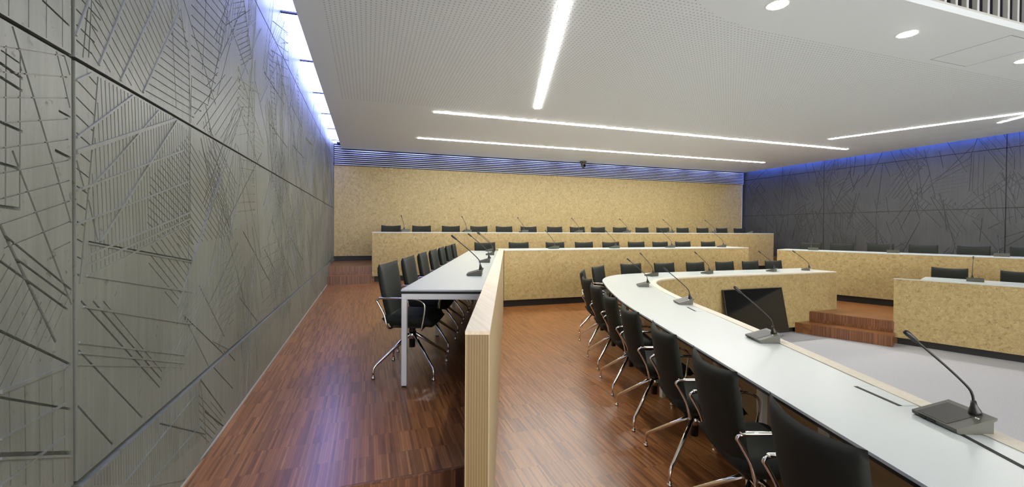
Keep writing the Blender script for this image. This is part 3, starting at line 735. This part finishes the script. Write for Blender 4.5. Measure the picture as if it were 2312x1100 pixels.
for i in LEGS:
    q = offset2d(OUTS, -.16)[i]; r = offset2d(INNR, .20)[i]
    for c, z0 in ((q, Z_T1), (r, Z_T1)): box('leg', (c[0]-.02, c[1]-.02, z0), (c[0]+.02, c[1]+.02, ZT-.03), M['white_metal'], ct, .002)
    band('cross_rail', [(q[0], q[1]-.02), (r[0], r[1]-.02)], [(q[0], q[1]+.02), (r[0], r[1]+.02)], ZT-.07, ZT-.031, M['white_metal'], ct)
strip_wall('back_board', offset2d(INNR, .16), Z_T1+.01, ZT-.06, .012, M['timber_face'], ct)
prism('end_panel', [(8.83, 6.12), (8.85, 6.12), (8.85, 6.16), (8.83, 6.16)], .095, ZT-.02, M['timber_face'], ct)
def flap(a, b, w=.10):
    a = Vector(a); b = Vector(b); d = b-a; L = d.length; f = empty('cable_flap', (a.x, a.y, ZT), math.atan2(d.y, d.x), ct)
    box('slot', (0, 0, -.002), (L, .019, .0016), M['slot_black'], f); box('lid', (.004, .018, -.002), (L-.004, .018+w, .0012), M['white_top'], f, .0005)
    box('lid_gap', (-.003, .015, -.002), (L+.003, .022+w, .0006), M['joint_grey'], f)
flap((2.402, 1.568), (2.333, 1.329)); flap((2.241, 1.068), (2.126, .841)); flap((3.167, 3.717), (3.089, 3.511))

# ------------------------------------------------------------ chair (faces +y, origin on the floor under its column)
def pillow(fn, nu, nv, T, e=7.0):
    """closed cushion: fn(u,v) -> (centre point, normal), u,v in -1..1, T half thickness"""
    bm = bmesh.new(); G = []
    for s in (1, -1):
        g = []
        for j in range(nv+1):
            row = []
            for i in range(nu+1):
                u = -math.cos(math.pi*i/nu)*.5+(-1+2*i/nu)*.5; v = -math.cos(math.pi*j/nv)*.5+(-1+2*j/nv)*.5
                edge = i in (0, nu) or j in (0, nv)
                if edge and s < 0: row.append(G[0][j][i]); continue
                c, nrm = fn(u, v); th = T*max(0, (1-abs(u)**e)*(1-abs(v)**e))**.5
                row.append(bm.verts.new(Vector(c)+Vector(nrm).normalized()*th*s))
            g.append(row)
        G.append(g)
    for s, g in enumerate(G):
        for j in range(nv):
            for i in range(nu):
                q = (g[j][i], g[j][i+1], g[j+1][i+1], g[j+1][i]); bm.faces.new(q if s == 0 else q[::-1])
    return bm
def make_chair():
    c = empty('conference_chair')
    def back(u, v):
        k = (v+1)/2; hw = .195+.04*min(1, k*1.5)-.004*k
        z = .400+.502*k+.020*u*u*k**6-.03*(1-k)*(1-u*u)*0
        y = -.168-.062*k-.022*k*k+.045*u*u*(.5+.5*k)+.035*(1-k)**3
        return (u*hw, y, z), (0, 1, .16)
    link('backrest', me_bm(pillow(back, 14, 12, .026), 'backrest', True), M['upholstery'], c)
    def seat(u, v):
        k = (v+1)/2; return (u*(.225+.015*k), -.185+.415*k, .450+.014*u*u-.028*max(0, k-.8)*5*max(0, k-.8)*5+.02*(1-k)**4), (0, 0, 1)
    link('seat', me_bm(pillow(seat, 12, 12, .050), 'seat', True), M['upholstery'], c)
    bm = bmesh.new(); add_box(bm, (-.17, -.13, .395), (.17, .15, .425), .008); link('seat_pan', me_bm(bm, 'seat_pan'), M['dark_metal'], c)
    for s in (-1, 1):
        x = s*.252
        pts = [(s*.14, -.10, .402), (s*.22, -.115, .404), (x, -.13, .43), (x, -.155, .52), (x, -.20, .605), (x, -.215, .632), (x, -.185, .648), (x, -.06, .650), (x, .08, .648), (x, .145, .632), (x, .175, .59), (x, .165, .50), (x, .15, .415), (s*.235, .145, .40), (s*.15, .14, .405)]
        tube('armrest', smooth_path(pts, 4), .0085, M['chrome'], c, 8)
        bm = bmesh.new(); add_box(bm, (x-.013, -.20, .648), (x+.014, .08, .660), .005); link('arm_pad', me_bm(bm, 'arm_pad', True), M['chrome'], c)
    bm = bmesh.new(); add_cyl(bm, (0, 0, .20), (0, 0, .40), .026, n=16); link('column', me_bm(bm, 'column', True), M['dark_metal'], c)
    bm = bmesh.new(); add_cyl(bm, (0, 0, .275), (0, 0, .335), .036, n=16); link('hub', me_bm(bm, 'hub', True), M['chrome'], c)
    for i in range(4):
        a = math.pi/4+i*math.pi/2; ca, sa = math.cos(a), math.sin(a); R = .347
        pts = [(ca*r, sa*r, z) for r, z in ((.02, .318), (.17, .213), (.318, .110), (.336, .095), (.345, .078), (R, .055), (R, .018))]
        lg = tube('leg', pts, [.015, .0145, .0115, .0105, .010, .0095, .0095], M['chrome'], c, 8)
        bm = bmesh.new(); add_cyl(bm, (ca*R, sa*R, 0), (ca*R, sa*R, .018), .015, n=12); link('glide', me_bm(bm, 'glide', True), M['chrome'], lg)
    return c
CH0 = make_chair(); used = {'chair': False, 'mic': False}
def place_chair(back_xy, face, z, label, group, far=False, off=.205):
    """back_xy: where the top of the backrest stands; face: direction it looks"""
    f = Vector(face).normalized(); p = Vector(back_xy)+f*off
    if not used['chair']: o = CH0; used['chair'] = True
    else: o = copy_tree(CH0, None, ('glide',) if far else ())
    o.location = (p.x, p.y, z); o.rotation_euler = (0, 0, math.atan2(f.y, f.x)-math.pi/2)
    tag(o, label, 'chair', group); return o
fL = (fd.x, fd.y)
# curved table, near arm then corner then far arm (nearest chair first)
ring = [((1.45, 1.08), 0), ((1.653, 1.741), -1), ((1.863, 2.396), -2), ((2.063, 3.085), 0), ((2.29, 3.76), 0), ((2.53, 4.47), 2), ((2.80, 5.19), 4)]
where = ['nearest black armchair, cut by the bottom edge, at the curved white table', 'second nearest black armchair along the near side of the curved white table', 'third nearest black armchair along the near side of the curved table', 'fourth nearest black armchair along the near side of the curved table', 'fifth nearest black armchair along the near side of the curved table', 'sixth nearest black armchair along the near side of the curved table', 'seventh nearest black armchair of the curved table, last before its bend']
for (xy, tw), lab in zip(ring, where):
    a = math.radians(-17.2+tw); place_chair(xy, (math.cos(a), math.sin(a)), Z_T1, lab, 'chairs around the curved table')
place_chair((3.18, 6.02), (math.cos(-.55), math.sin(-.55)), Z_T1, 'black armchair half hidden at the outer bend of the curved table', 'chairs around the curved table')
place_chair((3.82, 6.70), (math.cos(-.98), math.sin(-.98)), Z_T1, 'black armchair turned at the bend of the curved table, before the second row desk', 'chairs around the curved table')
for i, x in enumerate((4.72, 5.47, 6.21, 6.95, 7.63, 8.27)):
    place_chair((x, 7.06), (0.03*(-1)**i, -1), Z_T1, '%s black armchair from the left behind the far side of the curved table' % ORD[i], 'chairs around the curved table')
# platform table
for i in range(7):
    q = Vector((.17, 3.84))+yd*(i*.755); a = -ang-math.radians(4 if i == 0 else 1.5*(i % 2))
    place_chair(q, (math.cos(a), math.sin(a)), Z_T2, 'black armchair at the platform table by the concrete wall, %s from the front' % ORD[i], 'chairs along the platform table')
for i, x in enumerate((2.38, 3.15, 4.02, 4.75, 5.46, 6.16, 6.85, 7.53, 8.32)):
    place_chair((x, 9.0), (.02*(-1)**i, -1), Z_T2, 'black chair back above the second row desk, %s from the left' % ORD[i], 'chairs in the second row', True)
for i, x in enumerate((.54, 1.28, 2.02, 2.76, 3.45, 4.15, 4.92, 5.62, 6.28, 7.0, 7.76, 8.5, 9.23, 9.99, 10.75, 11.47)):
    place_chair((x, 11.05), (.015*(-1)**i, -1), Z_T3-.005+.005, 'black chair back above the rearmost desk, %s from the left' % ORD[i], 'chairs in the rear row', True)
for i, xy in enumerate(((10.539, 7.938), (10.783, 7.356), (11.058, 6.70), (11.334, 6.045), (11.621, 5.36), (11.887, 4.70))):
    place_chair(xy, (-UN.x, -UN.y), Z_T2, 'black chair back before the dark right wall, %s from the left' % ORD[i], 'chairs at the right upper desk', True)
for i, xy in enumerate(((9.768, 4.824), (10.09, 4.06))):
    place_chair(xy, (-UN.x, -UN.y), Z_T1, ('black chair left of the microphone on the right lower desk', 'black chair at the right picture edge behind the right lower desk')[i], 'chairs at the right lower desk', True)

# ------------------------------------------------------------ desk microphone (speaker sits on the -y side; origin on the desk)
def make_mic():
    m = empty('desk_microphone')
    bm = bmesh.new(); x0 = .085
    prof = [(-.068, .006), (-.070, .018), (.070, .058), (.070, .050), (.058, .044), (.058, .0), (-.058, .0)]
    a = [bm.verts.new((-x0, y, z)) for y, z in prof]; b = [bm.verts.new((x0, y, z)) for y, z in prof]; n = len(prof)
    bm.faces.new(a); bm.faces.new(b[::-1])
    for i in range(n): bm.faces.new((a[i], b[i], b[(i+1) % n], a[(i+1) % n]))
    link('base', me_bm(bm, 'base'), M['mic_body'], m)
    R = Matrix.Rotation(math.atan2(.040, .140), 4, 'X'); Tm = Matrix.Translation((0, -.070, .018)) @ R
    box('speaker_grille', (-.068, .006, 0), (.045, .125, .0012), M['mic_stem'], m, 0, Tm)
    for x in (-.055, -.020): box('button', (x, -.0715, .008), (x+.028, -.066, .015), M['dark_metal'], m)
    bm = bmesh.new(); add_tube(bm, [(.03, .050, .046), (.03, .050, .062), (.03, .046, .080), (.03, .044, .098)], [.019, .017, .010, .007], 14); link('socket', me_bm(bm, 'socket', True), M['mic_stem'], m)
    st = smooth_path([(.03, .045, .085), (.03, .040, .118), (.03, .020, .150), (.03, -.060, .225), (.03, -.200, .342)], 5)
    tube('gooseneck', st, .0042, M['mic_stem'], m, 8)
    bm = bmesh.new(); d = (st[-1]-st[-3]).normalized(); e = st[-1]; add_tube(bm, [e-d*.055, e-d*.045, e-d*.01, e+d*.004, e+d*.008], [.0045, .008, .0095, .008, .003], 12); link('capsule', me_bm(bm, 'capsule', True), M['mic_stem'], m)
    bm = bmesh.new(); add_cyl(bm, (.058, .03, .040), (.058, .03, .0485), .006, n=10); link('lamp', me_bm(bm, 'lamp', True), M['chrome'], m)
    return m
MIC0 = make_mic()
def place_mic(xy, toward, z, label, group):
    if not used['mic']: o = MIC0; used['mic'] = True
    else: o = copy_tree(MIC0)
    t = Vector(toward).normalized(); o.location = (xy[0], xy[1], z); o.rotation_euler = (0, 0, math.atan2(t.y, t.x)+math.pi/2)
    o.scale = (1.15,)*3; tag(o, label, 'microphone', group)
G1 = 'microphones on the curved table'
for xy, tw, lab in (((2.335, 1.135), (-.945, .325), 'largest black gooseneck microphone at the lower right of the curved table'), ((2.77, 2.44), (-.945, .325), 'gooseneck microphone on the curved table before the black screen'), ((3.30, 3.92), (-.93, .36), 'gooseneck microphone on the curved table left of the black screen'),
                    ((3.74, 5.28), (-.90, .45), 'gooseneck microphone at the inner bend of the curved table, the left one'), ((4.72, 6.42), (-.25, .95), 'gooseneck microphone just past the bend of the curved table'), ((6.0, 6.50), (-.35, .93), 'gooseneck microphone on the far side of the curved table, left of three'), ((7.58, 6.50), (-.45, .9), 'gooseneck microphone on the far side of the curved table, middle of three'), ((8.5, 6.50), (-.6, .8), 'gooseneck microphone at the far right end of the curved table')):
    place_mic(xy, tw, ZT, lab, G1)
for i, xy in enumerate(((1.02, 4.22), (1.54, 5.80), (2.06, 7.40), (2.38, 8.62))):
    place_mic(xy, (-fd.x, -fd.y), tz, 'gooseneck microphone on the platform table, %s from the front' % ORD[i], 'microphones on the platform table')
for i, x in enumerate((3.77, 5.26, 6.76, 8.28)):
    place_mic((x, 8.5), (-.35, .93), 1.52, 'gooseneck microphone on the second row desk, %s from the left' % ORD[i], 'microphones on the second row desk')
for i, x in enumerate((.83, 2.32, 3.81, 5.38, 6.88, 8.36, 9.89, 11.36)):
    place_mic((x, 10.5), (-.15-.06*i, .93), 1.85, 'gooseneck microphone on the rearmost desk, %s from the left' % ORD[i], 'microphones on the rear desk')
for i, xy in enumerate(((9.983, 7.454), (10.534, 6.141), (11.122, 4.741))):
    place_mic(xy, (UN.x, UN.y+.1), 1.48, 'gooseneck microphone on the desk before the dark wall, %s from the left' % ORD[i], 'microphones on the right upper desk')
place_mic((9.299, 4.262), (UN.x, UN.y), 1.135, 'gooseneck microphone between two chairs on the right lower desk', 'microphones on the right lower desk')

# ------------------------------------------------------------ black display leaning below the far side of the curved table
tv = empty('display_screen', (5.95, 5.90, 0)); tag(tv, 'large black flat display leaning against the strand board of the curved table', 'screen')
tilt = Matrix.Translation((0, 0, .10)) @ Matrix.Rotation(-.21, 4, 'X')
box('casing', (0, 0, 0), (1.38, .035, .80), M['mic_stem'], tv, .004, tilt)
box('screen', (.012, -.0015, .014), (1.368, 0.0, .788), M['screen'], tv, 0, tilt)
for x in (.25, 1.05): box('foot', (x, .0, 0), (x+.08, .06, .125), M['mic_stem'], tv, .004)
